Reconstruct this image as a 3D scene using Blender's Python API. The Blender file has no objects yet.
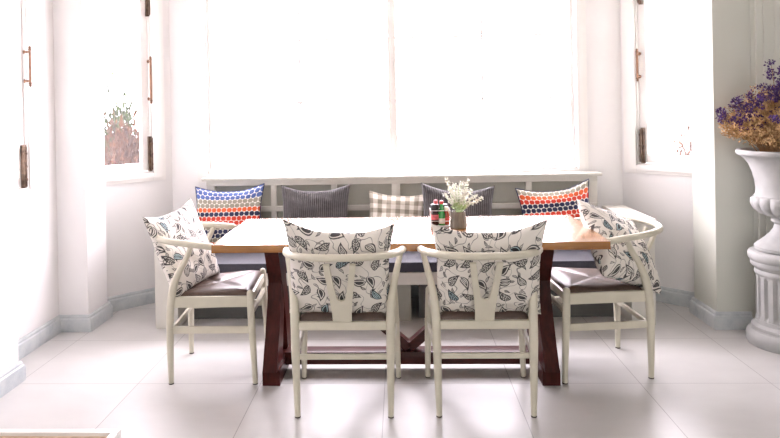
import bpy, bmesh, math, random
from mathutils import Vector, Matrix, noise
PI = math.pi
C = bpy.context.scene.collection
random.seed(11)

# ------------------------------------------------------------------ materials
def mat(name):
    m = bpy.data.materials.new(name); m.use_nodes = True
    nt = m.node_tree
    return m, nt, nt.nodes['Principled BSDF']

class NG:
    """tiny helper for writing node graphs"""
    def __init__(s, nt): s.nt = nt
    def n(s, t, **kw):
        nd = s.nt.nodes.new(t)
        for k, v in kw.items(): setattr(nd, k, v)
        return nd
    def link(s, a, b): s.nt.links.new(a, b)
    def put(s, sock, v):
        if isinstance(v, bpy.types.NodeSocket): s.link(v, sock)
        else: sock.default_value = v
    def m(s, op, a, b=0.0, c=0.0, clamp=False):
        nd = s.n('ShaderNodeMath', operation=op, use_clamp=clamp)
        s.put(nd.inputs[0], a); s.put(nd.inputs[1], b); s.put(nd.inputs[2], c)
        return nd.outputs[0]
    def mix(s, f, a, b):
        nd = s.n('ShaderNodeMix', data_type='RGBA')
        s.put(nd.inputs[0], f); s.put(nd.inputs[6], a); s.put(nd.inputs[7], b)
        return nd.outputs[2]
    def xyz(s, v):
        nd = s.n('ShaderNodeSeparateXYZ'); s.link(v, nd.inputs[0]); return nd.outputs
    def vec(s, x, y, z=0.0):
        nd = s.n('ShaderNodeCombineXYZ')
        for i, q in enumerate((x, y, z)): s.put(nd.inputs[i], q)
        return nd.outputs[0]
    def coord(s, k='Object'): return s.n('ShaderNodeTexCoord').outputs[k]
    def noise(s, v, scale, detail=3.0, rough=.5):
        nd = s.n('ShaderNodeTexNoise'); s.put(nd.inputs['Vector'], v)
        nd.inputs['Scale'].default_value = scale; nd.inputs['Detail'].default_value = detail
        nd.inputs['Roughness'].default_value = rough
        return nd.outputs[0]
    def ramp(s, f, stops, const=False):
        nd = s.n('ShaderNodeValToRGB'); cr = nd.color_ramp
        if const: cr.interpolation = 'CONSTANT'
        while len(cr.elements) < len(stops): cr.elements.new(.5)
        for e, (p, c) in zip(cr.elements, stops): e.position = p; e.color = c if len(c) == 4 else (*c, 1)
        s.put(nd.inputs[0], f); return nd.outputs[0]
    def bump(s, h, strength, dist, bsdf):
        nd = s.n('ShaderNodeBump'); nd.inputs['Strength'].default_value = strength
        nd.inputs['Distance'].default_value = dist; s.put(nd.inputs['Height'], h)
        s.link(nd.outputs[0], bsdf.inputs['Normal'])

def rgb(r, g, b): return (r, g, b, 1)

def simple(name, col, rough=.5, metal=0, var=.0, vscale=8, bump=0, bscale=60, spec=.5, sheen=0):
    m, nt, b = mat(name); g = NG(nt)
    b.inputs['Roughness'].default_value = rough; b.inputs['Metallic'].default_value = metal
    b.inputs['Specular IOR Level'].default_value = spec
    if sheen: b.inputs['Sheen Weight'].default_value = sheen
    co = g.coord()
    if var:
        f = g.noise(co, vscale, 4)
        lo = tuple(c*(1-var) for c in col); hi = tuple(min(1, c*(1+var)) for c in col)
        g.link(g.ramp(f, [(.3, lo), (.7, hi)]), b.inputs['Base Color'])
    else: b.inputs['Base Color'].default_value = rgb(*col)
    if bump: g.bump(g.noise(co, bscale, 4), bump, .002, b)
    return m

M = {}
M['wall'] = simple('wall paint', (.80, .785, .775), .55, var=.02, vscale=2, bump=.15, bscale=120)
M['wall_shaded'] = simple('shaded wall paint', (.60, .61, .545), .55, var=.02, vscale=2, bump=.15, bscale=120)  # the wall paint again, with the shade on the right put into its colour
M['ceiling'] = simple('ceiling paint', (.85, .84, .82), .7, var=.01)
M['trim'] = simple('white trim paint', (.84, .82, .79), .35, var=.02, vscale=5)
M['cream'] = simple('cream chair paint', (.63, .595, .48), .34, var=.05, vscale=14)
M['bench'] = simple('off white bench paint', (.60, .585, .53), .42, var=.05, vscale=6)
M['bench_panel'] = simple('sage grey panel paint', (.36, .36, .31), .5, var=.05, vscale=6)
M['bench_shade'] = simple('shade under bench', (.10, .10, .095), .6, var=.1)  # dark colour stands in for the shade under the bench
M['brass'] = simple('aged brass', (.20, .115, .075), .35, metal=.8, var=.35, vscale=40)
M['hinge'] = simple('dark bronze', (.11, .075, .055), .4, metal=.75, var=.5, vscale=35)
M['leather'] = simple('brown leather', (.080, .050, .037), .33, var=.15, vscale=25, bump=.25, bscale=220)
M['seat_fabric'] = simple('slate blue seat fabric', (.026, .027, .042), .6, var=.08, vscale=60, bump=.3, bscale=500, sheen=.15)
M['stub'] = simple('dark foot pad', (.06, .05, .045), .6)
M['stone'] = simple('weathered white stone', (.39, .39, .38), .7, var=.16, vscale=7, bump=.4, bscale=60)
M['soil'] = simple('dry soil', (.09, .05, .03), .9, var=.3, vscale=30)
M['tan'] = simple('dried tan blossom', (.48, .30, .14), .8, var=.45, vscale=14)
M['stem'] = simple('dried brown stem', (.30, .17, .075), .8, var=.3, vscale=20)
M['purple'] = simple('violet dried blossom', (.060, .024, .125), .75, var=.4, vscale=18)
M['black'] = simple('black plastic', (.014, .014, .016), .35)
M['red'] = simple('red plastic', (.50, .035, .03), .4)
M['glass_green'] = simple('green glass bottle', (.03, .30, .06), .12, spec=.6)
M['soy'] = simple('dark soy sauce bottle', (.035, .015, .014), .12, spec=.6)
M['sauce'] = simple('red brown sauce bottle', (.28, .05, .025), .15, spec=.6)
M['label_pink'] = simple('pink red paper label', (.58, .13, .15), .6, var=.3, vscale=60)
M['label_white'] = simple('cream paper label', (.75, .68, .58), .6, var=.12, vscale=70)
M['white_wire'] = simple('white coated wire', (.80, .78, .76), .4)
M['petal'] = simple('white blossom', (.86, .87, .80), .6, var=.06, vscale=30)
M['leaf_pale'] = simple('pale green leaf', (.42, .55, .28), .6, var=.3, vscale=30)
M['bush_red'] = simple('rusty shrub leaf', (.058, .0215, .006), .8, var=.4, vscale=8, spec=.08)
M['bush_green'] = simple('green shrub leaf', (.024, .042, .007), .8, var=.4, vscale=8, spec=.08)
M['bark'] = simple('shrub bark', (.022, .011, .007), .8, var=.3)
M['pipe'] = simple('dark navy piping', (.03, .04, .09), .7)
M['rattan_rim'] = simple('white lacquered rim', (.84, .82, .79), .3, var=.02)
M['door_dark'] = simple('dark door leaf', (.05, .05, .055), .3, var=.1)

def wood(name, dark, light, rough, axis='X', scale=1.0, coat=0, spec=.5):
    m, nt, b = mat(name); g = NG(nt)
    x, y, z = g.xyz(g.coord())
    st = .12
    v = g.vec(g.m('MULTIPLY', x, st if axis == 'X' else 1.), g.m('MULTIPLY', y, st if axis == 'Y' else 1.), g.m('MULTIPLY', z, st if axis == 'Z' else 1.))
    a = g.noise(v, 38*scale, 6, .65); c = g.noise(v, 7*scale, 3)
    f = g.m('ADD', g.m('MULTIPLY', a, .6), g.m('MULTIPLY', c, .4))
    g.link(g.ramp(f, [(.33, dark), (.66, light)]), b.inputs['Base Color'])
    b.inputs['Roughness'].default_value = rough; b.inputs['Specular IOR Level'].default_value = spec
    if coat: b.inputs['Coat Weight'].default_value = coat; b.inputs['Coat Roughness'].default_value = .2
    else: g.bump(a, .12, .002, b)
    return m
M['oak'] = wood('golden oak', (.21, .075, .009), (.43, .185, .035), .22, 'X', coat=1.0)
M['mahogany'] = wood('dark mahogany', (.022, .0045, .004), (.075, .015, .011), .35, 'Z', spec=.15)
M['mahogany_x'] = wood('dark mahogany beam', (.022, .0045, .004), (.075, .015, .011), .3, 'X', spec=.3)
M['tan_wood'] = wood('pale woven wood top', (.55, .37, .24), (.74, .56, .40), .45, 'Y', 1.4)
M['pot'] = wood('weathered grey wood', (.085, .072, .055), (.23, .20, .155), .55, 'Z', 2.2)

def tile_floor():
    m, nt, b = mat('pale stone floor tiles'); g = NG(nt)
    co = g.coord(); x, y, z = g.xyz(co)
    T = .6237
    def line(c, off):
        q = g.m('DIVIDE', g.m('SUBTRACT', c, off), T)
        d = g.m('ABSOLUTE', g.m('SUBTRACT', q, g.m('ROUND', q)))
        return g.m('LESS_THAN', d, .0018/T)
    ln = g.m('MAXIMUM', line(x, -1.9705), line(y, 3.278))
    tid = g.vec(g.m('ROUND', g.m('ADD', g.m('DIVIDE', g.m('SUBTRACT', x, -1.9705), T), .5)), g.m('ROUND', g.m('ADD', g.m('DIVIDE', g.m('SUBTRACT', y, 3.278), T), .5)))
    wn = g.n('ShaderNodeTexWhiteNoise', noise_dimensions='2D'); g.link(tid, wn.inputs['Vector'])
    v = g.vec(g.m('MULTIPLY', x, .6), y, z)
    f = g.noise(v, 6, 5, .6); f2 = g.noise(v, 1.3, 3)
    q = g.m('ADD', g.m('ADD', g.m('MULTIPLY', f, .55), g.m('MULTIPLY', f2, .35)), g.m('MULTIPLY', wn.outputs[0], .1))
    base = g.ramp(q, [(.28, (.475, .465, .445)), (.68, (.56, .55, .53))])
    g.link(g.mix(ln, base, rgb(.27, .26, .25)), b.inputs['Base Color'])
    b.inputs['Roughness'].default_value = .32; b.inputs['Specular IOR Level'].default_value = .75
    g.bump(g.m('SUBTRACT', 1., ln), .3, .002, b)
    return m
M['floor'] = tile_floor()

def marble():
    m, nt, b = mat('blue grey stone skirting'); g = NG(nt)
    f = g.noise(g.coord(), 9, 7, .7)
    g.link(g.ramp(f, [(.28, (.36, .40, .43)), (.5, (.50, .53, .54)), (.75, (.58, .60, .59))]), b.inputs['Base Color'])
    b.inputs['Roughness'].default_value = .35
    return m
M['skirting'] = marble()

def glass():
    m, nt, b = mat('window glass with glare'); g = NG(nt)
    nt.nodes.remove(b)
    out = nt.nodes['Material Output']
    tr = g.n('ShaderNodeBsdfTransparent'); tl = g.n('ShaderNodeBsdfTranslucent'); gl = g.n('ShaderNodeBsdfGlossy')
    tl.inputs[0].default_value = rgb(.9, .88, .9); gl.inputs['Roughness'].default_value = .02
    m1 = g.n('ShaderNodeMixShader'); m1.inputs[0].default_value = .014  # translucent share imitates veiling glare from the bright sky; the panes are clear
    g.link(tr.outputs[0], m1.inputs[1]); g.link(tl.outputs[0], m1.inputs[2])
    m2 = g.n('ShaderNodeMixShader'); m2.inputs[0].default_value = .04
    g.link(m1.outputs[0], m2.inputs[1]); g.link(gl.outputs[0], m2.inputs[2])
    g.link(m2.outputs[0], out.inputs[0])
    return m
M['glass'] = glass()

def uvm(g):
    u = g.n('ShaderNodeUVMap'); u.uv_map = 'UVMap'; return u.outputs[0]

def dots(name, rows, top):
    """rows of round dots in a hexagonal lattice; one colour per row, counted down from v = top"""
    m, nt, b = mat(name); g = NG(nt)
    x, y, z = g.xyz(uvm(g))
    RS, CS = .0315, .0365
    r = g.m('DIVIDE', g.m('SUBTRACT', top, y), RS)
    ri = g.m('FLOOR', r); fy = g.m('SUBTRACT', g.m('SUBTRACT', r, ri), .5)
    odd = g.m('MULTIPLY', g.m('FLOORED_MODULO', ri, 2.), .5)
    cx = g.m('ADD', g.m('DIVIDE', x, CS), odd)
    fx = g.m('SUBTRACT', g.m('SUBTRACT', cx, g.m('FLOOR', cx)), .5)
    wob = g.m('MULTIPLY', g.m('SUBTRACT', g.noise(uvm(g), 90, 2), .5), .12)
    d = g.m('SQRT', g.m('ADD', g.m('POWER', g.m('MULTIPLY', fx, CS/RS), 2.), g.m('POWER', fy, 2.)))
    inside = g.m('LESS_THAN', g.m('ADD', d, wob), .545)
    n = len(rows)
    f = g.m('DIVIDE', g.m('ADD', ri, .5), float(n))
    colr = g.ramp(f, [(i/n, c) for i, c in enumerate(rows)], const=True)
    sh = g.m('ADD', .8, g.m('MULTIPLY', g.noise(uvm(g), 40, 2), .4))
    mul = g.n('ShaderNodeMix', data_type='RGBA', blend_type='MULTIPLY'); mul.inputs[0].default_value = 1
    g.link(colr, mul.inputs[6]); g.link(g.vec(sh, sh, sh), mul.inputs[7])
    g.link(g.mix(inside, rgb(.80, .77, .70), mul.outputs[2]), b.inputs['Base Color'])
    b.inputs['Roughness'].default_value = .8
    g.bump(g.noise(uvm(g), 700, 2), .2, .001, b)
    return m
BL, NV, GY, OR, RD = (.07, .12, .33), (.012, .018, .06), (.29, .27, .21), (.70, .11, .03), (.60, .045, .022)
M['dots_a'] = dots('cushion dots blue grey red', [BL, BL, GY, GY, OR, NV, RD, RD, GY, NV, NV, GY, OR, RD, NV, BL], .20)
M['dots_b'] = dots('cushion dots orange navy', [GY, OR, RD, NV, NV, RD, RD, GY, BL, NV, GY, GY, OR, RD, NV, BL], .195)

def cord():
    m, nt, b = mat('charcoal corduroy'); g = NG(nt)
    x, y, z = g.xyz(uvm(g))
    w = g.m('SINE', g.m('MULTIPLY', x, 2*PI/.0145))
    f = g.m('ADD', g.m('MULTIPLY', w, .3), g.m('ADD', .2, g.m('MULTIPLY', g.noise(uvm(g), 60, 4), .6)))
    g.link(g.ramp(f, [(.15, (.032, .029, .030)), (.85, (.095, .086, .087))]), b.inputs['Base Color'])
    b.inputs['Roughness'].default_value = .8; b.inputs['Sheen Weight'].default_value = .15
    g.bump(w, .5, .002, b)
    return m
M['cord'] = cord()

def plaid():
    m, nt, b = mat('beige gingham'); g = NG(nt)
    x, y, z = g.xyz(uvm(g)); P = .064
    def band(c, o):
        q = g.m('DIVIDE', g.m('ADD', c, o), P); fr = g.m('SUBTRACT', q, g.m('FLOOR', q)); return g.m('LESS_THAN', fr, .5)
    s = g.m('MULTIPLY', g.m('ADD', band(x, .01), band(y, .02)), .5)
    g.link(g.ramp(s, [(0., (.80, .76, .70)), (.4, (.50, .46, .38)), (.9, (.27, .24, .19))], const=True), b.inputs['Base Color'])
    b.inputs['Roughness'].default_value = .8
    g.bump(g.noise(uvm(g), 600, 2), .2, .001, b)
    return m
M['plaid'] = plaid()

def leaves(name, seed):
    """line-drawn paisley leaves, each with its own turn, on off-white cotton, with thin winding stems"""
    m, nt, b = mat(name); g = NG(nt)
    uv = uvm(g)
    def layer(cell, off, rnd, L, W):
        sc = g.n('ShaderNodeVectorMath', operation='MULTIPLY_ADD')
        g.link(uv, sc.inputs[0]); sc.inputs[1].default_value = (1/cell,)*3; sc.inputs[2].default_value = (off, off*1.7, 0)
        vo = g.n('ShaderNodeTexVoronoi', voronoi_dimensions='2D', feature='F1')
        g.link(sc.outputs[0], vo.inputs['Vector']); vo.inputs['Scale'].default_value = 1; vo.inputs['Randomness'].default_value = rnd
        lo = g.n('ShaderNodeVectorMath', operation='SUBTRACT'); g.link(sc.outputs[0], lo.inputs[0]); g.link(vo.outputs['Position'], lo.inputs[1])
        cs = g.n('ShaderNodeSeparateColor'); g.link(vo.outputs['Color'], cs.inputs[0])
        r, gg, bb = cs.outputs
        ro = g.n('ShaderNodeVectorRotate', rotation_type='Z_AXIS'); g.link(lo.outputs[0], ro.inputs['Vector']); g.link(g.m('MULTIPLY', r, 2*PI), ro.inputs['Angle'])
        x, y, z = g.xyz(ro.outputs[0])
        y = g.m('ADD', y, g.m('MULTIPLY', g.m('MULTIPLY', x, x), .5))
        t = g.m('DIVIDE', g.m('ADD', x, L), 2*L)
        tc = g.m('MINIMUM', g.m('MAXIMUM', t, .001), .999)
        w = g.m('MULTIPLY', g.m('SINE', g.m('MULTIPLY', g.m('POWER', tc, .62), PI)), W)
        ay = g.m('ABSOLUTE', y)
        gap = g.m('SUBTRACT', w, ay)                         # distance inside the outline
        inr = g.m('MULTIPLY', g.m('GREATER_THAN', gap, 0.), g.m('MULTIPLY', g.m('GREATER_THAN', t, 0.), g.m('LESS_THAN', t, 1.)))
        lw = .072
        edge = g.m('LESS_THAN', gap, lw)
        inner = g.m('LESS_THAN', g.m('ABSOLUTE', g.m('SUBTRACT', gap, .145)), .020)
        core = g.m('MULTIPLY', g.m('GREATER_THAN', gap, .165), g.m('LESS_THAN', gg, .42))
        vein = g.m('MULTIPLY', g.m('GREATER_THAN', g.m('SINE', g.m('ADD', g.m('MULTIPLY', x, 44.), g.m('MULTIPLY', ay, 32.))), .45), g.m('GREATER_THAN', gg, .62))
        rib = g.m('MULTIPLY', g.m('LESS_THAN', ay, .022), g.m('GREATER_THAN', gg, .42))
        ink = g.m('MAXIMUM', g.m('MAXIMUM', edge, inner), g.m('MAXIMUM', core, g.m('MAXIMUM', vein, rib)))
        ink = g.m('MULTIPLY', ink, inr)
        tint = g.m('MULTIPLY', inr, g.m('GREATER_THAN', bb, .90))
        return ink, inr, tint, bb
    i1, n1, t1, b1 = layer(.077, 3.1+seed, .38, .47, .24)
    i2, n2, t2, b2 = layer(.038, 7.7+seed, .9, .46, .16)
    keep2 = g.m('MULTIPLY', g.m('SUBTRACT', 1., n1), g.m('GREATER_THAN', b2, .4))
    i2 = g.m('MULTIPLY', i2, keep2)
    off = g.n('ShaderNodeVectorMath', operation='ADD'); g.link(uv, off.inputs[0]); off.inputs[1].default_value = (seed*1.3, seed*.7, 0)
    nz = g.noise(off.outputs[0], 9, 1, .4)
    fr = g.m('SUBTRACT', g.m('MULTIPLY', nz, 7.), g.m('FLOOR', g.m('MULTIPLY', nz, 7.)))
    vine = g.m('MULTIPLY', g.m('LESS_THAN', g.m('ABSOLUTE', g.m('SUBTRACT', fr, .5)), .036), g.m('SUBTRACT', 1., n1))
    ink = g.m('MAXIMUM', g.m('MAXIMUM', i1, i2), g.m('MULTIPLY', vine, .7), clamp=True)
    base = g.mix(t1, rgb(.76, .72, .655), rgb(.42, .54, .56))
    g.link(g.mix(g.m('MULTIPLY', ink, .93), base, rgb(.016, .016, .02)), b.inputs['Base Color'])
    b.inputs['Roughness'].default_value = .85
    g.bump(g.noise(uv, 800, 2), .15, .001, b)
    return m
for i, k in enumerate('abcd'): M['leaves_'+k] = leaves('leaf print cotton '+k, i*5.37)

# ------------------------------------------------------------------ mesh helpers
def finish(bm, name, m, parent=None, smooth=40, uv=None):
    bmesh.ops.recalc_face_normals(bm, faces=bm.faces[:])
    me = bpy.data.meshes.new(name); bm.to_mesh(me); bm.free()
    if smooth:
        me.polygons.foreach_set('use_smooth', [p.area < .004 for p in me.polygons])
        me.set_sharp_from_angle(angle=math.radians(smooth))
    me.materials.append(M[m] if isinstance(m, str) else m)
    o = bpy.data.objects.new(name, me); C.objects.link(o)
    if parent: o.parent = parent
    return o

def tag(o, label=None, cat=None, group=None, kind=None):
    if label: o['label'] = label
    if cat: o['category'] = cat
    if group: o['group'] = group
    if kind: o['kind'] = kind
    return o

def thing(name, label, cat, loc=(0, 0, 0), rz=0, group=None):
    o = bpy.data.objects.new(name, None); C.objects.link(o); o.empty_display_size = .05
    o.location = loc; o.rotation_euler = (0, 0, rz)
    return tag(o, label, cat, group)

def dup(root, label, loc, rz, group=None):
    r = root.copy(); C.objects.link(r); r.location = loc; r.rotation_euler = (0, 0, rz); r['label'] = label
    for ch in list(root.children):
        c = ch.copy(); C.objects.link(c); c.parent = r
        for gch in ch.children:
            d = gch.copy(); C.objects.link(d); d.parent = c
    return r

def box(bm, x0, x1, y0, y1, z0, z1, bev=0, mx=None):
    vs = [bm.verts.new((x, y, z)) for x in (x0, x1) for y in (y0, y1) for z in (z0, z1)]
    fs = [(0, 1, 3, 2), (4, 6, 7, 5), (0, 4, 5, 1), (2, 3, 7, 6), (0, 2, 6, 4), (1, 5, 7, 3)]
    F = [bm.faces.new([vs[i] for i in f]) for f in fs]
    if bev:
        ed = list({e for f in F for e in f.edges})
        r = bmesh.ops.bevel(bm, geom=ed, offset=bev, segments=2, profile=.7, affect='EDGES')
        vs = list({v for f in r['faces'] for v in f.verts})
    if mx is not None: bmesh.ops.transform(bm, matrix=mx, verts=[v for v in vs if v.is_valid])

def bar(bm, a, b, w, h, bev=.003, up=(0, 0, 1)):
    """box beam from a to b, w across and h in the up direction"""
    a, b = Vector(a), Vector(b); d = (b-a); L = d.length; d.normalize()
    s = d.cross(Vector(up)).normalized(); u = s.cross(d)
    mx = Matrix((( d.x, s.x, u.x, a.x), (d.y, s.y, u.y, a.y), (d.z, s.z, u.z, a.z), (0, 0, 0, 1)))
    box(bm, 0, L, -w/2, w/2, -h/2, h/2, bev, mx)

def tube(bm, pts, rad, n=12, cap=True, flat=None):
    pts = [Vector(p) for p in pts]
    if not hasattr(rad, '__len__'): rad = [rad]*len(pts)
    rings = []; prev = None
    for i, p in enumerate(pts):
        t = (pts[min(i+1, len(pts)-1)]-pts[max(i-1, 0)]).normalized()
        if prev is None:
            a = Vector((0, 0, 1)) if abs(t.z) < .9 else Vector((1, 0, 0))
            nx = t.cross(a).normalized()
        else: nx = (prev-t*prev.dot(t)).normalized()
        prev = nx; ny = t.cross(nx)
        fl = flat[i] if flat else 1.
        rings.append([bm.verts.new(p+nx*math.cos(2*PI*k/n)*rad[i]+ny*math.sin(2*PI*k/n)*rad[i]*fl) for k in range(n)])
    for r0, r1 in zip(rings, rings[1:]):
        for k in range(n): bm.faces.new((r0[k], r0[(k+1) % n], r1[(k+1) % n], r1[k]))
    if cap:
        bm.faces.new(rings[0][::-1]); bm.faces.new(rings[-1])

def spline(pts, sub=6):
    """Catmull-Rom through pts"""
    P = [Vector(p) for p in pts]; P = [2*P[0]-P[1]]+P+[2*P[-1]-P[-2]]; out = []
    for i in range(1, len(P)-2):
        for k in range(sub):
            t = k/sub; a, b, c, d = P[i-1], P[i], P[i+1], P[i+2]
            out.append(.5*((2*b)+(c-a)*t+(2*a-5*b+4*c-d)*t*t+(3*b-a-3*c+d)*t**3))
    out.append(P[-2]); return out

def lerp_list(v, n):
    out = []
    for i in range(n):
        f = i*(len(v)-1)/(n-1); k = min(int(f), len(v)-2); out.append(v[k]+(v[k+1]-v[k])*(f-k))
    return out

def lathe(bm, prof, n=32, mod=None, cx=0, cy=0, cap=True):
    """prof: list of (r, z); mod(i, ang) -> radius factor"""
    rings = []
    for i, (r, z) in enumerate(prof):
        rings.append([bm.verts.new((cx+r*(mod(i, 2*PI*k/n) if mod else 1)*math.cos(2*PI*k/n), cy+r*(mod(i, 2*PI*k/n) if mod else 1)*math.sin(2*PI*k/n), z)) for k in range(n)])
    for a, b in zip(rings, rings[1:]):
        for k in range(n): bm.faces.new((a[k], a[(k+1) % n], b[(k+1) % n], b[k]))
    if cap: bm.faces.new(rings[0][::-1]); bm.faces.new(rings[-1])

def prism(bm, outline, y0, y1, mx=None):
    """outline in (x, z), extruded along y"""
    a = [bm.verts.new((x, y0, z)) for x, z in outline]; b = [bm.verts.new((x, y1, z)) for x, z in outline]
    bm.faces.new(a); bm.faces.new(b[::-1]); n = len(a)
    for i in range(n): bm.faces.new((a[i], b[i], b[(i+1) % n], a[(i+1) % n]))
    if mx is not None: bmesh.ops.transform(bm, matrix=mx, verts=a+b)

def wallmx(p0, p1, out):
    """frame on a wall: x along p0->p1, y outward, z up"""
    d = Vector((p1[0]-p0[0], p1[1]-p0[1], 0)); L = d.length; d.normalize()
    o = Vector((out[0], out[1], 0)); o = (o-d*o.dot(d)).normalized()
    return Matrix(((d.x, o.x, 0, p0[0]), (d.y, o.y, 0, p0[1]), (0, 0, 1, 0), (0, 0, 0, 1))), L

# ------------------------------------------------------------------ the room
CEIL = 2.75
def struct(o): o['kind'] = 'structure'; return o

bm = bmesh.new(); box(bm, -2.6, 4.2, -3.0, 5.2, -.12, 0); struct(finish(bm, 'floor', 'floor', smooth=0))
bm = bmesh.new(); box(bm, -2.6, 4.2, -3.0, 5.2, CEIL, CEIL+.12); struct(finish(bm, 'ceiling', 'ceiling', smooth=0))

def wall(name, p0, p1, out, th, opening=None, m='wall'):
    mx, L = wallmx(p0, p1, out); bm = bmesh.new()
    if opening is None: box(bm, 0, L, 0, th, 0, CEIL)
    else:
        a, b, z0, z1 = opening
        box(bm, 0, a, 0, th, 0, CEIL); box(bm, b, L, 0, th, 0, CEIL)
        box(bm, a, b, 0, th, 0, z0); box(bm, a, b, 0, th, z1, CEIL)
    bmesh.ops.transform(bm, matrix=mx, verts=bm.verts[:])
    return struct(finish(bm, name, m, smooth=0))

WL, WR = (-1.685, 4.80), (1.59, 4.815)          # the two corners of the bay's back wall
DL, DR = (-2.17, 4.315), (2.09, 4.315)          # far ends of its slanting sides
ZB, ZT = .935, 2.42
wall('wall_back', WL, WR, (0, 1), .14, (.265, 2.955, .905, ZT))
wall('wall_bay_left', WL, DL, (-1, 1), .12, (.150, .640, ZB, ZT))
wall('wall_bay_right', WR, DR, (1, 1), .12, (.110, .640, ZB, ZT))
wall('wall_left_recess', (-2.17, 3.31), (-2.17, 4.07), (-1, 0), .12, (.06, .455, ZB, ZT))
bm = bmesh.new(); box(bm, -2.30, -1.98, 4.07, 4.345, 0, CEIL, .012); struct(finish(bm, 'wall_pier_left', 'wall'))
bm = bmesh.new(); box(bm, -2.30, -1.98, -3.0, 3.31, 0, CEIL, .012); struct(finish(bm, 'wall_left', 'wall'))
# right: a pier, then a wall with a door
bm = bmesh.new(); box(bm, 1.885, 2.11, 4.06, 4.37, 0, CEIL, .01); struct(finish(bm, 'wall_pier_right', 'wall_shaded'))
bm = bmesh.new()
box(bm, 2.11, 2.24, 4.06, 4.37, 0, CEIL); box(bm, 3.14, 4.0, 4.06, 4.37, 0, CEIL); box(bm, 2.24, 3.14, 4.06, 4.37, 2.2, CEIL)
struct(finish(bm, 'wall_door_side', 'wall_shaded', smooth=0))
bm = bmesh.new(); box(bm, 4.0, 4.14, -3.0, 4.37, 0, CEIL); struct(finish(bm, 'wall_right', 'wall_shaded', smooth=0))

wall('wall_front', (-2.3, -3.0), (4.14, -3.0), (0, -1), .14, (.9, 4.6, .15, 2.25))

def skirting(name, pts, m='skirting'):
    """moulded stone skirting swept along a polyline (room on the right-hand side of travel)"""
    prof = [(0, 0), (.022, 0), (.022, .066), (.018, .078), (.012, .084), (.012, .094), (.007, .102), (0, .104)]
    P = [Vector((x, y, 0)) for x, y in pts]; bm = bmesh.new(); rings = []
    def nrm(a, b): d = (b-a).normalized(); return Vector((d.y, -d.x, 0))
    for i, p in enumerate(P):
        if i == 0: k = nrm(P[0], P[1])
        elif i == len(P)-1: k = nrm(P[-2], P[-1])
        else:
            a, b = nrm(P[i-1], p), nrm(p, P[i+1]); s = (a+b); k = s/ (s.length_squared/2) if s.length > .01 else a
        rings.append([bm.verts.new(p+k*q+Vector((0, 0, z))) for q, z in prof])
    for a, b in zip(rings, rings[1:]):
        for i in range(len(prof)-1): bm.faces.new((a[i], a[i+1], b[i+1], b[i]))
    bm.faces.new(rings[0]); bm.faces.new(rings[-1][::-1])
    return struct(finish(bm, name, m, smooth=25))
skirting('baseboard_left', [(-1.98, -2.9), (-1.98, 3.31), (-2.17, 3.31), (-2.17, 4.07), (-1.98, 4.07), (-1.98, 4.345), (-2.14, 4.345), WL])
skirting('baseboard_back', [(WL[0], WL[1]), (WR[0], WR[1])])
skirting('baseboard_right', [WR, (2.035, 4.37), (1.885, 4.37), (1.885, 4.06), (2.085, 4.06)])

# ------------------------------------------------------------------ windows
def frame_bm(bm, a, b, z0, z1, w, y0, y1, bev=.004):
    box(bm, a, a+w, y0, y1, z0, z1, bev); box(bm, b-w, b, y0, y1, z0, z1, bev)
    box(bm, a+w, b-w, y0, y1, z0, z0+w, bev); box(bm, a+w, b-w, y0, y1, z1-w, z1, bev)

def handle_bm(bm, x, y, z0, z1):
    """pull bar with turned finials on two posts"""
    zz = [z0, z0+.008, z0+.014, z0+.022, z0+.03, z0+.04]; rr = [.003, .009, .006, .011, .006, .0075]
    zs = zz+[z1-(q-z0) for q in reversed(zz)]; rs = rr+rr[::-1]
    tube(bm, [(x, y-.035, z) for z in zs], rs, 10)
    for z in (z0+.035, z1-.035):
        tube(bm, [(x, y-.035, z), (x, y-.012, z), (x, y-.004, z), (x, y, z)], [.006, .006, .013, .013], 10)

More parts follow.
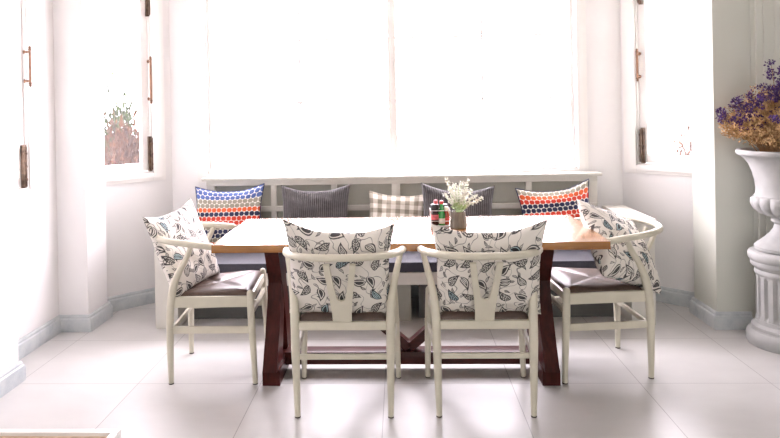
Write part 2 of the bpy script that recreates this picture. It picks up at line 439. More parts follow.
def window(name, p0, p1, out, a, b, z0, z1, casing=(.09, .09), munt_z=(1.43, 1.88), munt_x=(), mull=None, hard=None, th=.12, stile=.055, proud=1.):
    mx, L = wallmx(p0, p1, out)
    root = bpy.data.objects.new(name, None); C.objects.link(root); root.matrix_world = mx; root['kind'] = 'structure'
    bm = bmesh.new()
    # casing of two steps on the room side, plus the lining of the opening
    cl, cr = casing
    for (w0, t) in ((1.0, .014*proud), (.62, .026*proud)):
        box(bm, a-cl*w0, a, -t, 0, z0-.06*w0, z1+.09*w0, .004); box(bm, b, b+cr*w0, -t, 0, z0-.06*w0, z1+.09*w0, .004)
        box(bm, a, b, -t, 0, z0-.06*w0, z0, .004); box(bm, a, b, -t, 0, z1, z1+.09*w0, .004)
    frame_bm(bm, a, b, z0, z1, .010, 0, th, .002)
    finish(bm, 'window_frame', 'trim', root)
    halves = [(a+.014, b-.014)] if mull is None else [(a+.014, mull-.007), (mull+.007, b-.014)]
    if mull is not None:
        bm = bmesh.new(); box(bm, mull-.007, mull+.007, .01, .07, z0+.012, z1-.012, .003); finish(bm, 'mullion', 'trim', root)
    for k, (s0, s1) in enumerate(halves):
        bm = bmesh.new(); frame_bm(bm, s0, s1, z0+.014, z1-.014, stile, .018, .055)
        s = finish(bm, 'sash', 'trim', root)
        bm = bmesh.new(); box(bm, s0+stile-.005, s1-stile+.005, .030, .034, z0+.06, z1-.06)
        finish(bm, 'pane', 'glass', s, smooth=0)
        bm = bmesh.new()
        for z in munt_z: box(bm, s0+stile, s1-stile, .036, .052, z-.008, z+.008, .003)
        if munt_x:
            x = (s0+s1)/2; box(bm, x-.0085, x+.0085, .0345, .0535, z0+.07, z1-.07, .003)
        finish(bm, 'glazing_bar', 'trim', s)
    if hard:
        hx, hz0, hz1, bx = hard
        bm = bmesh.new(); handle_bm(bm, hx, .012, hz0, hz1); o = finish(bm, 'handle', 'brass', root); o['label'] = 'brass pull bar with turned ends'
        for zz0, zz1 in ((.945, 1.195), (2.06, 2.31)):
            bm = bmesh.new(); box(bm, bx-.012, bx+.012, -.004, .02, zz0, zz1, .003); tube(bm, [(bx-.008, -.010, zz0+.01), (bx-.008, -.010, zz1-.01)], .0075, 10)
            for q in (.2, .5, .8): tube(bm, [(bx-.008, -.010, zz0+(zz1-zz0)*q-.006), (bx-.008, -.010, zz0+(zz1-zz0)*q+.006)], .0105, 10)
            o = finish(bm, 'hinge_bolt', 'hinge', root); o['label'] = 'dark bronze bolt plate'
    return root
window('window_1', WL, WR, (0, 1), .265, 2.955, .905, ZT, casing=(.07, .075), munt_x=(1,), mull=1.634, th=.14, stile=.024, munt_z=(1.42, 1.88))
window('window_2', WL, DL, (-1, 1), .150, .640, ZB, ZT, casing=(.095, .04), hard=(.160, 1.43, 1.77, .163), munt_z=(1.445, 1.9))
window('window_3', WR, DR, (1, 1), .110, .640, ZB, ZT, casing=(.09, .04), hard=(.132, 1.52, 1.75, .15), munt_z=(1.41, 1.87))
window('window_4', (-2.17, 3.31), (-2.17, 4.07), (-1, 0), .06, .455, ZB, ZT, casing=(.04, .19), hard=(.450, 1.53, 1.77, .415), munt_z=(1.43, 1.88), proud=.35)
# door at the right edge
root = bpy.data.objects.new('door_1', None); C.objects.link(root); root['kind'] = 'structure'
bm = bmesh.new()
for w0, t in ((.15, .014), (.11, .024), (.05, .032)):
    box(bm, 2.285-w0, 2.285, 4.06-t, 4.06, 0, 2.2+w0, .004); box(bm, 3.135, 3.135+w0, 4.06-t, 4.06, 0, 2.2+w0, .004); box(bm, 2.285, 3.135, 4.06-t, 4.06, 2.2, 2.2+w0, .004)
finish(bm, 'door_frame', 'wall_shaded', root)
bm = bmesh.new(); box(bm, 2.285, 3.135, 4.12, 4.165, .005, 2.2, .004)
for x0, x1 in ((2.37, 2.66), (2.72, 3.01)):
    for z0, z1 in ((.2, .95), (1.1, 2.05)): box(bm, x0, x1, 4.108, 4.125, z0, z1, .006)
finish(bm, 'door_leaf', 'door_dark', root)

# ------------------------------------------------------------------ dining table
TX0, TX1, TY0, TY1, TZ = -.904, .960, 3.088, 3.837, .735
TYC = (TY0+TY1)/2
tb = thing('dining_table', 'long golden oak topped dining table on dark crossed trestle legs', 'table', ((TX0+TX1)/2, TYC, 0))
ox, oy = tb.location.x, tb.location.y
def tpart(bm, name, m, **k):
    bmesh.ops.translate(bm, verts=bm.verts[:], vec=(-ox, -oy, 0)); return finish(bm, name, m, tb, **k)
bm = bmesh.new(); box(bm, TX0, TX1, TY0, TY1, TZ-.038, TZ, .003); tpart(bm, 'tabletop', 'oak')
TRX = (-.663, .714)
for x in TRX:
    w = .083
    bm = bmesh.new(); prism(bm, [(-.165, .655), (.165, .655), (.175, .675), (.175, .697), (-.175, .697), (-.175, .675)], -w/2, w/2, Matrix.Translation((x, TYC, 0)) @ Matrix.Rotation(PI/2, 4, 'Z')); tpart(bm, 'top_cleat', 'mahogany')['label'] = 'dark cleat under the table top'
    bm = bmesh.new(); prism(bm, [(-.213, 0), (.213, 0), (.213, .070), (.203, .078), (-.203, .078), (-.213, .070)], -w/2-.002, w/2+.002, Matrix.Translation((x, TYC, 0)) @ Matrix.Rotation(PI/2, 4, 'Z')); tpart(bm, 'foot', 'mahogany')
    for s in (-1, 1):
        # slightly bowed cross member from the foot's end to the far top: outline in (y, z)
        L, Rr = [], []
        for k in range(13):
            t = k/12; y = -.160+.235*t; z = .076+.582*t
            wd = .055+.03*abs(2*t-1)**1.5
            L.append((s*(y-wd), z)); Rr.append((s*(y+wd), z))
        bm = bmesh.new(); off = .0012*s
        prism(bm, L+Rr[::-1], -w/2+.006+off, w/2-.006+off, Matrix.Translation((x, TYC, 0)) @ Matrix.Rotation(PI/2, 4, 'Z')); tpart(bm, 'cross_leg', 'mahogany')
bm = bmesh.new(); box(bm, TRX[0]+.04, TRX[1]-.04, TYC-.045, TYC+.045, .040, .104, .004); tpart(bm, 'stretcher', 'mahogany_x')
xm = (TRX[0]+TRX[1])/2
for s, xe in ((-1, TRX[0]), (1, TRX[1])):
    bm = bmesh.new(); bar(bm, (xm+s*.002, TYC, .118), (xe-s*.06, TYC, .655), .062, .048, .003); tpart(bm, 'brace', 'mahogany_x')

# ------------------------------------------------------------------ wishbone chairs
def make_chair(label):
    t = thing('dining_chair', label, 'chair')
    # seat pad: leather folded to a cross
    bm = bmesh.new(); N = 28; top = []
    def pt(u, v):
        y = -.195+.385*(v+1)/2; hw = .196+.026*(v+1)/2
        if v > .9: hw -= .0
        return hw*u, y
    for j in range(N+1):
        row = []
        for i in range(N+1):
            u, v = -1+2*i/N, -1+2*j/N; x, y = pt(u, v)
            e = 1-max(abs(u), abs(v)); roll = min(1, e/.16); roll = 1-(1-roll)**2
            a = abs(abs(u)-abs(v)); z = .447-.020*(1-v)/2+.020*roll+.010*(1-math.exp(-a/.10))*min(1, e/.3)-.006*(1-min(1, (u*u+v*v)))
            row.append(bm.verts.new((x, y, z)))
        top.append(row)
    for j in range(N):
        for i in range(N): bm.faces.new((top[j][i], top[j][i+1], top[j+1][i+1], top[j+1][i]))
    edge = [top[0][i] for i in range(N)]+[top[j][N] for j in range(N)]+[top[N][i] for i in range(N, 0, -1)]+[top[j][0] for j in range(N, 0, -1)]
    low = [bm.verts.new((v.co.x, v.co.y, v.co.z-.011)) for v in edge]
    for i in range(len(edge)): bm.faces.new((edge[i], edge[(i+1) % len(edge)], low[(i+1) % len(low)], low[i]))
    bm.faces.new(low)
    finish(bm, 'seat', 'leather', t, smooth=50)
    # seat frame
    bm = bmesh.new()
    box(bm, -.195, .195, -.219, -.196, .388, .424, .004)
    box(bm, -.215, .215, .185, .205, .398, .440, .004)
    for s in (-1, 1): bar(bm, (s*.209, -.195, .412), (s*.225, .195, .412), .020, .054, .004)
    finish(bm, 'seat_frame', 'cream', t)
    for s in (-1, 1):
        p = [(s*.240, .214, 0), (s*.238, .210, .12), (s*.232, .200, .30), (s*.227, .196, .42), (s*.226, .195, .455), (s*.2258, .195, .464), (s*.2257, .195, .468)]
        bm = bmesh.new(); tube(bm, p, [.0125, .0150, .0185, .0185, .0175, .0130, .005], 14); l = finish(bm, 'leg', 'cream', t)
        bm = bmesh.new(); tube(bm, [(s*.240, .214, .0), (s*.2398, .2138, .006)], .0131, 14); finish(bm, 'foot_pad', 'stub', l)
        p = spline([(s*.2075, -.212, 0), (s*.2095, -.213, .15), (s*.212, -.211, .32), (s*.2135, -.202, .43), (s*.219, -.184, .51), (s*.233, -.148, .585), (s*.248, -.112, .645), (s*.262, -.087, .70)], 4)
        bm = bmesh.new(); tube(bm, p, lerp_list([.0125, .0165, .0195, .0205, .0190, .0165, .0145, .0125], len(p)), 14); l = finish(bm, 'leg', 'cream', t)
        bm = bmesh.new(); tube(bm, [(s*.2075, -.212, 0), (s*.2076, -.2121, .006)], .0131, 14); finish(bm, 'foot_pad', 'stub', l)
        bm = bmesh.new(); bar(bm, (s*.209, -.200, .272), (s*.233, .198, .272), .013, .036, .004); finish(bm, 'stretcher', 'cream', t)
    bm = bmesh.new(); box(bm, -.205, .205, -.214, -.200, .256, .280, .004); finish(bm, 'stretcher', 'cream', t)
    bm = bmesh.new(); box(bm, -.225, .225, .193, .207, .335, .364, .004); finish(bm, 'stretcher', 'cream', t)
    # bent arm rail
    half = [(.0, -.325, .733), (.085, -.316, .732), (.162, -.284, .730), (.222, -.226, .726), (.256, -.150, .719), (.270, -.070, .711), (.279, -.010, .704), (.283, .035, .699)]
    pts = spline([(-x, y, z) for x, y, z in half[:0:-1]]+half, 5); n = len(pts)
    rad = [.0165]*n
    for i in range(n):
        e = min(i, n-1-i)
        rad[i] = (.008, .0145, .017, .0175)[e] if e < 4 else .0165
    bm = bmesh.new(); tube(bm, pts, rad, 14); finish(bm, 'top_rail', 'cream', t)
    # Y-shaped splat
    ol = [(-.042, 0), (-.043, .05), (-.050, .12), (-.060, .205), (-.071, .300), (-.044, .300), (-.032, .205), (-.021, .135), (-.013, .117), (0, .112)]
    ol = ol+[(-x, z) for x, z in ol[-2::-1]]
    bm = bmesh.new(); prism(bm, ol, -.006, .006, Matrix.Translation((0, -.207, .422)) @ Matrix.Rotation(math.atan2(.113, .300), 4, 'X'))
    finish(bm, 'splat', 'cream', t)
    return t
GC = 'cream wishbone chairs around the table'
CH = [((-.272, 3.132, 0), 0, 'cream wishbone chair seen from behind at the near left of the table'),
      ((.3565, 3.140, 0), 0, 'cream wishbone chair seen from behind, in front of the condiment bottles and potted flowers'),
      ((-.978, 3.497, 0), math.radians(-86.1), 'cream wishbone chair at the left end of the table, facing right'),
      ((.990, 3.530, 0), math.radians(94.0), 'cream wishbone chair at the right end of the table, facing left')]
ch0 = make_chair(CH[0][2]); ch0['group'] = GC; ch0.location = CH[0][0]
chairs = [ch0]+[dup(ch0, l, p, r) for p, r, l in CH[1:]]
chairs[3].scale = (1, 1.04, 1)

# ------------------------------------------------------------------ cushions
def pillow(name, label, m, W, H, T, mx, seed=0, ear=(0, 0, 0, 0), cx=.10, cy=.12, sag=0., group=None, piping=None, wr=.006, fold=None, cat='cushion'):
    """stuffed square cushion; x width, y height, z its front. ear: extra pull on corners tl, tr, bl, br"""
    N = 34; bm = bmesh.new(); uvl = bm.loops.layers.uv.new('UVMap'); rows = {}
    def pos(u, v, side):
        x = W/2*u*(1-cx*(1-v*v)*abs(u)); y = H/2*v*(1-cy*(1-u*u)*abs(v))
        c = max(0, abs(u)*abs(v)-.45)/.55
        k = (0 if u < 0 else 1) if v > 0 else (2 if u < 0 else 3)
        x += math.copysign(ear[k]*.5*c, u); y += math.copysign(ear[k]*c, v)
        y -= sag*(1-u*u)*(v+1)/2
        h = T/2*((1-u*u)*(1-v*v))**.42*(1+.12*(-v))
        nv = noise.noise(Vector((u*2.1+seed, v*2.1-seed, side*.7)))*wr*2+noise.noise(Vector((u*5+seed*2, v*5, side+seed)))*wr
        f = min(1, (1-max(abs(u), abs(v)))*4)
        z = side*(h+nv*f)
        # seam puckers at the rim
        z += .25*wr*math.sin((u-v)*26+seed)*(1-f)*(1 if max(abs(u), abs(v)) > .8 else 0)*side*f*4
        p = Vector((x, y, z))
        if fold: p = fold(p, u, v)
        return p
    for side in (1, -1):
        for j in range(N+1):
            for i in range(N+1):
                u, v = math.sin((-1+2*i/N)*PI/2)*.35+(-1+2*i/N)*.65, math.sin((-1+2*j/N)*PI/2)*.35+(-1+2*j/N)*.65
                b = i in (0, N) or j in (0, N)
                if side == -1 and b: rows[(side, i, j)] = rows[(1, i, j)]; continue
                vt = bm.verts.new(pos(u, v, side)); rows[(side, i, j)] = (vt, u, v)
    for side in (1, -1):
        for j in range(N):
            for i in range(N):
                q = [rows[(side, i, j)], rows[(side, i+1, j)], rows[(side, i+1, j+1)], rows[(side, i, j+1)]]
                if side == -1: q = q[::-1]
                f = bm.faces.new([a[0] for a in q])
                for lp, a in zip(f.loops, q): lp[uvl].uv = (a[1]*W/2*side + (0 if side > 0 else 1.7), a[2]*H/2)
    rim = [rows[(1, i, 0)][0].co.copy() for i in range(N)]+[rows[(1, N, j)][0].co.copy() for j in range(N)]+[rows[(1, i, N)][0].co.copy() for i in range(N, 0, -1)]+[rows[(1, 0, j)][0].co.copy() for j in range(N, -1, -1)]
    o = finish(bm, name, m, smooth=80); o.matrix_world = mx
    tag(o, label, cat, group)
    if piping:
        bm = bmesh.new(); tube(bm, rim, .0042, 8); p = finish(bm, 'piping', piping, o); p['label'] = 'dark navy piping'
    return o

def frame(center, xdir, ydir):
    x = Vector(xdir).normalized(); y = Vector(ydir); y = (y-x*y.dot(x)).normalized(); z = x.cross(y)
    c = center
    return Matrix(((x.x, y.x, z.x, c[0]), (x.y, y.y, z.y, c[1]), (x.z, y.z, z.z, c[2]), (0, 0, 0, 1)))

def bench_cushion(x, zc, lean, roll, **k):
    r = math.radians(roll); l = math.radians(lean)
    return frame((x, k.pop('y', 4.545), zc), (math.cos(r), 0, math.sin(r)), (-math.sin(r), math.sin(l), math.cos(l)))

GB = 'cushions along the window bench'
SEAT = .412
pillow('cushion', 'cushion with blue, grey, red and navy dots at the left bench end', 'dots_a', .475, .430, .13, bench_cushion(-1.205, .622, 16, 1.0), 1.3, ear=(.012, .02, 0, 0), cx=.07, cy=.09, sag=.012, group=GB, piping='pipe')
pillow('cushion', 'dark grey corduroy cushion between the dotted cushion and the checked one', 'cord', .475, .425, .13, bench_cushion(-.597, .622, 15, .3), 2.9, ear=(.014, .014, 0, 0), cx=.06, cy=.07, sag=.018, group=GB)
pillow('cushion', 'small beige and white checked cushion at the middle of the bench', 'plaid', .395, .375, .12, bench_cushion(-.038, .590, 17, -4, y=4.55), 4.4, ear=(.012, .01, 0, 0), cx=.06, cy=.08, group=GB)
pillow('cushion', 'dark grey corduroy cushion behind the bottles and potted white flowers', 'cord', .490, .420, .14, bench_cushion(.378, .618, 15, -3.0, y=4.505), 6.1, ear=(.016, .016, 0, 0), cx=.06, cy=.08, sag=.02, group=GB)
pillow('cushion', 'cushion with orange and navy dots at the right end of the window bench', 'dots_b', .485, .410, .13, bench_cushion(1.055, .608, 15, 5.0), 7.7, ear=(.012, .026, 0, 0), cx=.07, cy=.10, sag=.015, group=GB, piping='pipe')

GL = 'leaf print cushions on the chairs'
ln = math.radians(15)
def chair_cush(cx_, cz, roll, y):
    r = math.radians(roll)
    # front of the cushion (its +z) towards the camera side, leaning on the splat
    return frame((cx_, y, cz), (math.cos(r), 0, math.sin(r)), (-math.sin(r), -math.sin(ln), math.cos(ln)))
pillow('cushion', 'white leaf print cushion standing on the near left chair', 'leaves_a', .465, .435, .125, chair_cush(-.284, .639, -2.0, 2.952), .7, ear=(.030, .022, 0, 0), cx=.05, cy=.07, sag=.012, group=GL)
pillow('cushion', 'white leaf print cushion on the chair in front of the potted white flowers', 'leaves_b', .478, .435, .125, chair_cush(.380, .631, .5, 2.960), 3.3, ear=(.020, .032, 0, 0), cx=.05, cy=.07, sag=.012, group=GL)
# left chair: leaning on the back rail, turned a little towards the room
NT, FT, NB = Vector((-1.282, 3.31, .811)), Vector((-1.185, 3.665, .840)), Vector((-1.140, 3.285, .445))
FB = FT+NB-NT
pillow('cushion', 'white leaf print cushion leaning askew on the chair at the left end', 'leaves_c', .42, .43, .13,
       frame((NT+FT+NB+FB)/4, NT-FT, NT-NB) @ Matrix.Rotation(PI, 4, 'Y'), 5.5, ear=(.02, .02, 0, 0), cx=.06, cy=.07, group=GL)
# right chair: slumped corner-up between the table edge and the back rail
A, Cc = Vector((.923, 3.50, .852)), Vector((1.300, 3.42, .400))
d1 = (Cc-A); d2 = Vector((.25, .46, .18)); d2 -= d1.normalized()*d2.dot(d1.normalized()); d2.normalize()
e1 = d1.normalized()
pillow('cushion', 'white leaf print cushion slumped corner up on the chair at the right end', 'leaves_d', .425, .425, .185,
       frame((1.115, 3.46, .632), e1+d2, d2-e1), 8.2, ear=(.015, .015, .01, .01), cx=.06, cy=.07, group=GL)

# ------------------------------------------------------------------ window bench
bx0, bx1, by = -1.565, 1.540, 4.10
be = thing('window_bench', 'long off-white banquette bench with panelled back under the big window', 'bench', (0, 4.4, 0))
def bpart(bm, name, m, parent=be, **k):
    bmesh.ops.translate(bm, verts=bm.verts[:], vec=(0, -4.4, 0)); return finish(bm, name, m, parent, **k)
bm = bmesh.new(); box(bm, -1.42, 1.395, by, 4.70, .268, .342, .004); bpart(bm, 'seat_frame', 'bench')
for x0, x1 in ((bx0, -1.42), (1.395, bx1)):
    bm = bmesh.new(); box(bm, x0, x1, by, 4.655, .012, .640, .004); box(bm, x0+.004, x1-.004, by+.004, 4.65, 0, .014)
    a = bpart(bm, 'arm', 'bench')
    bm = bmesh.new(); box(bm, x0-.004, x1+.004, by-.012, 4.655, .640, .662, .004); bpart(bm, 'arm_cap', 'bench', a)
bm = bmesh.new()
for x0, x1 in ((-1.41, -.06), (.10, 1.39)): box(bm, x0, x1, 4.30, 4.32, 0, .268)  # added dark sheets in place of the shaded opening under the seat
bpart(bm, 'shade_panel', 'bench_shade')
for x0, x1 in ((-.06, .05),):
    bm = bmesh.new(); box(bm, x0, x1, 4.235, 4.32, 0, .268, .004); bpart(bm, 'leg', 'bench_panel')
# panelled back with ledge
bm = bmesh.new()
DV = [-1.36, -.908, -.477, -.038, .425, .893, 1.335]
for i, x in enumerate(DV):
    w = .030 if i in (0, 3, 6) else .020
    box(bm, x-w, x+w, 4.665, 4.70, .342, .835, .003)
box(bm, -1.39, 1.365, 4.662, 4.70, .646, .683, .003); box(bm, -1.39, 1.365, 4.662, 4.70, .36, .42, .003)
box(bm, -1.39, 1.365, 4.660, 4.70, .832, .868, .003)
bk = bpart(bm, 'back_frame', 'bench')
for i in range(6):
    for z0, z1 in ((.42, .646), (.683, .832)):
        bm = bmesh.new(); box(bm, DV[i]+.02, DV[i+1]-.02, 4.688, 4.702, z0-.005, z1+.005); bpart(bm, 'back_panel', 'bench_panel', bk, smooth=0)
bm = bmesh.new(); box(bm, -1.42, 1.395, 4.645, 4.765, .868, .888, .004); bpart(bm, 'ledge', 'bench')
# seat pads on the bench: three lengths
PADS = [(-1.412, -.475, 'left'), (-.470, .466, 'mid'), (.471, 1.388, 'right')]
LB = {'left': 'slate blue bench seat pad under the left dotted cushion', 'mid': 'slate blue bench seat pad under the checked cushion, behind the table', 'right': 'slate blue bench seat pad under the orange dotted cushion'}
for x0, x1, k in PADS:
    bm = bmesh.new(); box(bm, x0, x1, by+.004, 4.655, .343, .408, .014)
    tag(finish(bm, 'seat_pad', 'seat_fabric'), LB[k], 'cushion', 'seat pads on the bench')

# ------------------------------------------------------------------ condiments and pot on the table
def bottle(name, label, x, y, prof, m, capz, caprad, capm, labz=None, labm=None, captop=.03, labw=1.02):
    t = thing(name, label, 'bottle', (x, y, TZ+.001), 0, 'condiments on the table')
    bm = bmesh.new(); lathe(bm, prof, 18); finish(bm, 'body', m, t)
    bm = bmesh.new(); lathe(bm, [(caprad*.95, capz), (caprad, capz+.003), (caprad, capz+captop-.004), (caprad*.9, capz+captop)], 18); finish(bm, 'cap', capm, t)
    if labz:
        z0, z1, r = labz; bm = bmesh.new(); lathe(bm, [(r*labw, z0), (r*labw, z1)], 18, cap=False); finish(bm, 'paper_label', labm, t)
    return t
PX, PY = .204, 3.545
rk = thing('condiment_caddy', 'small white caddy holding the condiment bottles', 'caddy', (PX, PY, TZ))
bm = bmesh.new(); box(bm, -.053, .053, -.045, .045, 0, .006, .003); finish(bm, 'tray', 'white_wire', rk)
bm = bmesh.new()
for z in (.03, .085):
    tube(bm, [(-.051, -.043, z), (.051, -.043, z), (.051, .043, z), (-.051, .043, z), (-.051, -.043, z)], .0018, 6)
for x in (-.051, .051):
    for y in (-.043, .043): tube(bm, [(x, y, .004), (x, y, .088)], .002, 6)
finish(bm, 'wire_rail', 'white_wire', rk)
TZ2 = TZ; TZ = TZ+.006
bottle('sauce_bottle', 'dark sauce bottle with wide black cap and pink label in the caddy', PX-.028, PY-.020, [(.019, 0), (.021, .004), (.021, .062), (.017, .072), (.015, .078)], 'soy', .076, .0215, 'black', (.030, .056, .021), 'label_pink', .034)
bottle('sauce_bottle', 'green glass sauce bottle with red cap in the caddy', PX+.008, PY-.020, [(.016, 0), (.018, .004), (.018, .060), (.011, .082), (.008, .105), (.008, .112)], 'glass_green', .111, .0105, 'red', (.008, .036, .018), 'label_white', .018)
bottle('sauce_bottle', 'red brown sauce bottle with white cap beside the green one', PX+.034, PY-.014, [(.013, 0), (.015, .004), (.015, .055), (.009, .072), (.008, .080)], 'sauce', .078, .0105, 'label_white', (.018, .040, .015), 'red', .018)
bottle('pepper_jar', 'black jar standing at the back of the caddy', PX+.026, PY+.024, [(.018, 0), (.019, .004), (.019, .070), (.015, .080)], 'soy', .079, .018, 'black', None, None, .024)
bottle('sauce_bottle', 'slim dark bottle with pink cap at the back left of the caddy', PX-.020, PY+.024, [(.015, 0), (.017, .004), (.017, .070), (.009, .095), (.008, .105)], 'soy', .104, .011, 'label_pink', (.02, .05, .017), 'label_white', .022)
TZ = TZ2
pt_ = thing('potted_plant', 'small tapered grey wooden pot of feathery white flowers', 'plant', (.297, 3.475, TZ))
bm = bmesh.new(); lathe(bm, [(.040, 0), (.044, .002), (.043, .03), (.036, .082), (.0355, .086), (.033, .086), (.031, .072)], 14); finish(bm, 'pot', 'pot', pt_, smooth=20)
bm = bmesh.new(); lathe(bm, [(.029, .070), (.0295, .078)], 14); finish(bm, 'soil', 'soil', pt_)
rs = random.Random(5); bms, bml, bmf = bmesh.new(), bmesh.new(), bmesh.new()
def leafquad(bm, p, d, l, w, rnd):
    d = d.normalized(); s = d.cross(Vector((rnd.uniform(-1, 1), rnd.uniform(-1, 1), rnd.uniform(-1, 1)))).normalized()*w/2
    n_ = d.cross(s).normalized()*w*.18
    a, b, c, e, f = p, p+d*l*.5+s+n_, p+d*l, p+d*l*.5-s+n_, p+d*l*.5
    va, vb, vc, ve, vf = [bm.verts.new(q) for q in (a, b, c, e, f)]
    bm.faces.new((va, vb, vf)); bm.faces.new((vb, vc, vf)); bm.faces.new((vc, ve, vf)); bm.faces.new((ve, va, vf))
tips = [(-.058, .02, .250), (-.048, -.01, .20), (-.02, .01, .225), (.0, -.02, .215), (.02, .02, .23), (.055, .0, .245), (.043, -.02, .20), (.09, -.01, .165), (.125, .01, .150), (.072, .03, .19), (-.07, .0, .17), (-.03, .04, .2), (.03, -.04, .18)]
for tx, ty, tz in tips:
    p = spline([(tx*.12, ty*.12, .08), (tx*.45, ty*.5, .08+(tz-.08)*.5), (tx, ty, tz)], 6)
    tube(bms, p, [.0013]*len(p), 5)
    for i in range(2, len(p)):
        for k in range(3 if i < 6 else 0):
            leafquad(bml, p[i], Vector((rs.uniform(-1, 1), rs.uniform(-1, 1), rs.uniform(.2, 1))), .026, .007, rs)
        if i >= 5:
            for k in range(9):
                q = p[i]+Vector([rs.uniform(-.004, .004) for _ in range(3)])
                leafquad(bmf, q, Vector((rs.uniform(-1, 1), rs.uniform(-1, 1), rs.uniform(-.3, 1.2))), rs.uniform(.010, .020), .008, rs)
finish(bms, 'stem', 'leaf_pale', pt_); finish(bml, 'foliage', 'leaf_pale', pt_, smooth=0); finish(bmf, 'flower', 'petal', pt_, smooth=0)

# ------------------------------------------------------------------ urn on a fluted pedestal
UX, UY = 2.150, 3.800
pd = thing('pedestal', 'short fluted white stone column standing by the right pier', 'pedestal', (UX, UY, 0))
bm = bmesh.new(); lathe(bm, [(.198, 0), (.205, .012), (.206, .045), (.203, .060), (.194, .072), (.180, .078), (.176, .086), (.178, .094), (.176, .104), (.165, .112), (.158, .118), (.156, .140)], 64); finish(bm, 'base', 'stone', pd)
nf = 18
bm = bmesh.new(); zs = [.138, .150, .165, .20, .26, .32, .36, .375, .388]
lathe(bm, [(.150, z) for z in zs], 216, mod=lambda i, a: 1-(.13*max(0, math.cos(a*nf))**.7 if 1 < i < 7 else (.03*max(0, math.cos(a*nf)) if i in (1, 7) else 0))); finish(bm, 'fluted_shaft', 'stone', pd, smooth=60)
bm = bmesh.new(); lathe(bm, [(.150, .386), (.156, .392), (.160, .402), (.158, .412), (.153, .420), (.160, .430), (.174, .440), (.178, .452), (.178, .468), (.185, .476), (.190, .486), (.190, .508), (.184, .518), (.172, .524), (.10, .526)], 64); finish(bm, 'capital', 'stone', pd)
ur = thing('urn', 'white stone garden urn with lobed bowl standing on the fluted pedestal', 'urn', (UX, UY, .5265))
bm = bmesh.new(); lathe(bm, [(.150, 0), (.158, .006), (.158, .022), (.145, .036), (.115, .060), (.085, .090), (.063, .120), (.055, .148), (.062, .158), (.071, .164), (.071, .176), (.060, .186)], 48); finish(bm, 'foot', 'stone', ur)
nl = 16
prof = [(.055, .182), (.090, .192), (.130, .210), (.155, .235), (.168, .265), (.166, .290), (.156, .303)]
bm = bmesh.new(); lathe(bm, prof, 192, mod=lambda i, a: 1+(.085*(abs(math.cos(a*nl/2))**.6-.6) if 0 < i < 6 else 0)); finish(bm, 'lobed_bowl', 'stone', ur, smooth=70)
bm = bmesh.new(); lathe(bm, [(.150, .297), (.153, .306), (.147, .318), (.144, .345), (.149, .395), (.162, .44), (.178, .485), (.201, .515), (.222, .532), (.236, .538), (.241, .546), (.241, .560), (.235, .567), (.220, .566), (.195, .54), (.17, .50)], 64, cap=False); finish(bm, 'flared_neck', 'stone', ur)
bm = bmesh.new(); lathe(bm, [(.178, .505), (.178, .515)], 32); finish(bm, 'soil', 'soil', ur)
# dried flowers
fl = thing('dried_flowers', 'loose bunch of tan and violet dried flowers in the white urn', 'flowers', (UX, UY, 1.04))
rs = random.Random(21); bs, bt, bp = bmesh.new(), bmesh.new(), bmesh.new()
def clump(bm, p, r, n, l, w):
    for _ in range(n):
        d = Vector((rs.gauss(0, 1), rs.gauss(0, 1), rs.gauss(0, 1))).normalized()
        leafquad(bm, p+d*r*rs.uniform(.1, 1), d, l*rs.uniform(.6, 1.2), w*rs.uniform(.7, 1.2), rs)
for i in range(300):
    a = rs.uniform(0, 2*PI); e = rs.random()**.7
    rr = e*.37*rs.uniform(.85, 1.08); zt = (.09+.29*math.sqrt(max(0, 1-(e*.98)**2)))*rs.uniform(.62, 1.1)
    tip = Vector((rr*math.cos(a), rr*math.sin(a), zt)); tip.y *= .48 if tip.y > 0 else 1; st = Vector((.12*rs.random()*math.cos(a), .12*rs.random()*math.sin(a), 0))
    mid = (st+tip)*.5+Vector((0, 0, .05))+Vector([rs.uniform(-.02, .02) for _ in range(3)])
    p = spline([st, mid, tip], 5); tube(bs, p, [.0017]*len(p), 4, cap=False)
    for k in range(9):
        q = p[rs.randint(4, len(p)-1)]+Vector([rs.gauss(0, .016) for _ in range(3)])
        clump(bt, q, .010, 6, .016, .010)
    tw = tip+Vector((rs.uniform(-.03, .03), rs.uniform(-.03, .03), rs.uniform(-.02, .03)))
    clump(bt, tw, .010, 6, .013, .009)
    tube(bs, [p[-4], tw], [.0012, .0008], 4, cap=False)
for i in range(26):
    a = rs.uniform(0, 2*PI); e = rs.uniform(.15, 1)
    rr = e*.375; zt = (.12+.27*math.sqrt(max(0, 1-(e*.97)**2)))*rs.uniform(.9, 1.08)
    if i < 14: a = rs.uniform(-.6, .9)+PI; 
    tip = Vector((rr*math.cos(a), rr*math.sin(a), zt)); tip.y *= .48 if tip.y > 0 else 1; st = tip*.25; st.z = 0
    p = spline([st, (st+tip)*.5+Vector((0, 0, .04)), tip], 5); tube(bs, p, [.0015]*len(p), 4, cap=False)
    side = Vector((rs.uniform(-1, 1), rs.uniform(-1, 1), rs.uniform(-.2, .5))).normalized()
    for k in range(rs.randint(2, 5)): clump(bp, tip+side*.016*k+Vector([rs.gauss(0, .006) for _ in range(3)]), .012, 16, .015, .011)
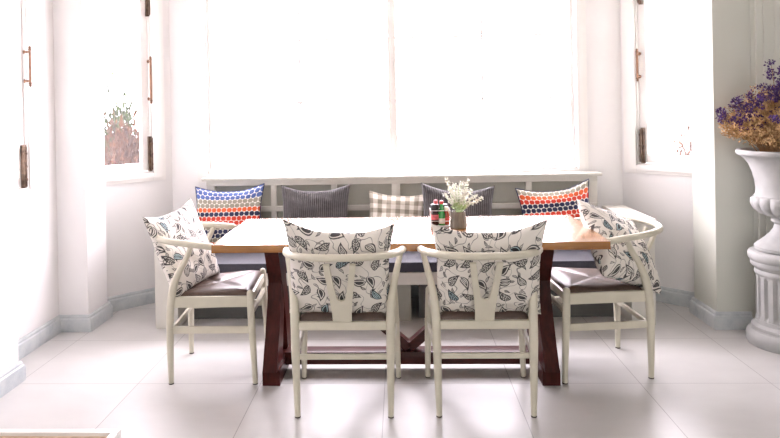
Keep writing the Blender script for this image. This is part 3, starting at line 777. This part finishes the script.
# tall violet sprays near the right edge
for (x, y, z) in ((-.09, -.05, .52), (-.04, -.1, .47), (.0, -.02, .55), (.05, -.1, .50), (-.14, -.08, .40), (.10, .02, .54), (.14, -.1, .45), (.05, .1, .53), (-.34, -.06, .26), (-.31, -.12, .31), (-.27, -.04, .32), (-.24, -.14, .29), (-.20, .0, .36)):
    tip = Vector((x, y, z)); p = spline([(x*.3, y*.3, 0), (x*.6, y*.6, z*.55), tip], 6); tube(bs, p, [.0018]*len(p), 4, cap=False)
    for k in range(6):
        q = p[-1-min(k, 5)]+Vector([rs.gauss(0, .012) for _ in range(3)]); s_ = Vector((rs.uniform(-1, 1), rs.uniform(-1, 1), .4)).normalized()
        for j in range(3): clump(bp, q+s_*.014*j, .011, 14, .014, .010)
finish(bs, 'stem', 'stem', fl, smooth=0); finish(bt, 'tan_blossom', 'tan', fl, smooth=0)['label'] = 'tan dried blossom'; finish(bp, 'violet_blossom', 'purple', fl, smooth=0)['label'] = 'violet dried blossom'

# ------------------------------------------------------------------ low table in the near left corner
lt = thing('side_table', 'white rimmed table with tan wooden top in the near left corner', 'table', (-1.30, 1.40, 0))
bm = bmesh.new(); x0, x1, y0, y1, w = -.50, .516, -.45, .386, .021
box(bm, x0, x1, y1-w, y1, .440, .50, .004); box(bm, x0, x1, y0, y0+w, .440, .50, .004); box(bm, x0, x0+w, y0+w, y1-w, .440, .50, .004); box(bm, x1-w, x1, y0+w, y1-w, .440, .50, .004)
finish(bm, 'rim', 'rattan_rim', lt)
bm = bmesh.new(); box(bm, x0+w-.004, x1-w+.004, y0+w-.004, y1-w+.004, .470, .490); finish(bm, 'top_panel', 'tan_wood', lt, smooth=0)
for x in (x0+.03, x1-.03):
    for y in (y0+.03, y1-.03):
        bm = bmesh.new(); box(bm, x-.02, x+.02, y-.02, y+.02, 0, .445, .004); finish(bm, 'leg', 'rattan_rim', lt)

# ------------------------------------------------------------------ outside
gm, nt, b_ = mat('pale gravel ground'); g = NG(nt)
g.link(g.ramp(g.noise(g.coord(), 40, 5), [(.3, (.50, .49, .46)), (.7, (.66, .65, .62))]), b_.inputs['Base Color'])
bm = bmesh.new(); box(bm, -30, 30, 5.2, 40, -.25, -.13); box(bm, -30, -2.6, -10, 5.2, -.25, -.13)
o = finish(bm, 'outside_ground', gm, smooth=0); o['kind'] = 'structure'
def shrub(label, x, y, z0, h, w, m, n, seed, lean=0., group='shrubs outside the bay windows'):
    t = thing('shrub', label, 'shrub', (x, y, z0), 0, group); rs = random.Random(seed); b1, b2 = bmesh.new(), bmesh.new()
    for i in range(40):
        a = rs.uniform(0, 2*PI); e = rs.random()**.6
        hf = rs.uniform(.55, 1.0)
        tip = Vector((e*w*math.cos(a)+lean*h, e*w*math.sin(a), h*hf*(1-.3*e)))
        p = spline([(0.05*math.cos(a), .05*math.sin(a), 0), (tip.x*.35, tip.y*.35, tip.z*.55), tip], 6); tube(b2, p, lerp_list([.012, .006, .003], len(p)), 5, cap=False)
        for k in range(n//40):
            j = rs.randint(3, len(p)-2); q = p[j].lerp(p[j+1], rs.random())+Vector([rs.gauss(0, .05) for _ in range(3)])
            leafquad(b1, q, (tip-p[3])+Vector([rs.gauss(0, .15) for _ in range(3)]), rs.uniform(.05, .10), .030, rs)
    finish(b2, 'branches', 'bark', t); finish(b1, 'foliage', m, t, smooth=0)
shrub('rust coloured feathery shrub outside the left bay window', -2.80, 6.4, -.13, 1.66, .46, 'bush_red', 5200, 3, .04)
shrub('green shrub behind the rust coloured one outside the left bay window', -3.36, 7.7, -.13, 2.12, .55, 'bush_green', 6000, 8)
shrub('rust coloured shrub outside the right bay window', 2.85, 6.6, -.13, 1.40, .22, 'bush_red', 700, 9)

# ------------------------------------------------------------------ light, camera, view
w = bpy.data.worlds.new('overcast sky'); bpy.context.scene.world = w; w.use_nodes = True
bg = w.node_tree.nodes['Background']; bg.inputs[1].default_value = 32.0
g = NG(w.node_tree)                               # brighter, faintly violet cloud over the garden side; warmer and dimmer on the street side
gy = g.xyz(g.coord('Generated'))[1]
g.link(g.ramp(g.m('ADD', g.m('MULTIPLY', gy, .5), .5), [(.15, (.085, .085, .080)), (.75, (1.0, .918, 1.01))]), bg.inputs[0])
sc = bpy.context.scene
sc.view_settings.view_transform = 'Standard'; sc.view_settings.look = 'None'
sc.view_settings.exposure = -0.28; sc.view_settings.gamma = 1.0; sc.view_settings.use_curve_mapping = False

def area(name, loc, rot, sx, sy):
    """sky portal filling a window opening"""
    l = bpy.data.lights.new(name, 'AREA'); l.shape = 'RECTANGLE'; l.size = sx; l.size_y = sy; l.cycles.is_portal = True
    o = bpy.data.objects.new(name, l); C.objects.link(o); o.location = loc; o.rotation_euler = rot; o['kind'] = 'helper'
area('sky_portal', (-.08, 4.95, 1.66), (-PI/2, 0, 0), 2.7, 1.52)
area('sky_portal', (.45, -3.15, 1.2), (PI/2, 0, 0), 3.7, 2.1)

f, yaw, pitch, roll = 660.53, .0437, -.0031, -.0191
cy, sy = math.cos(yaw), math.sin(yaw)
fw = Vector((-sy*math.cos(pitch), cy*math.cos(pitch), math.sin(pitch))); rt = Vector((cy, sy, 0)); up = rt.cross(fw)
r2 = rt*math.cos(roll)+up*math.sin(roll); u2 = up*math.cos(roll)-rt*math.sin(roll)
cam = bpy.data.cameras.new('camera'); co = bpy.data.objects.new('camera', cam); C.objects.link(co)
co.matrix_world = Matrix(((r2.x, u2.x, -fw.x, 0), (r2.y, u2.y, -fw.y, 0), (r2.z, u2.z, -fw.z, 1.3731), (0, 0, 0, 1)))
cam.sensor_width = 36; cam.lens = f/780*36
cam.shift_x = (390-370.87)/780; cam.shift_y = -(219-109.51)/780; cam.clip_start = .05
sc.camera = co
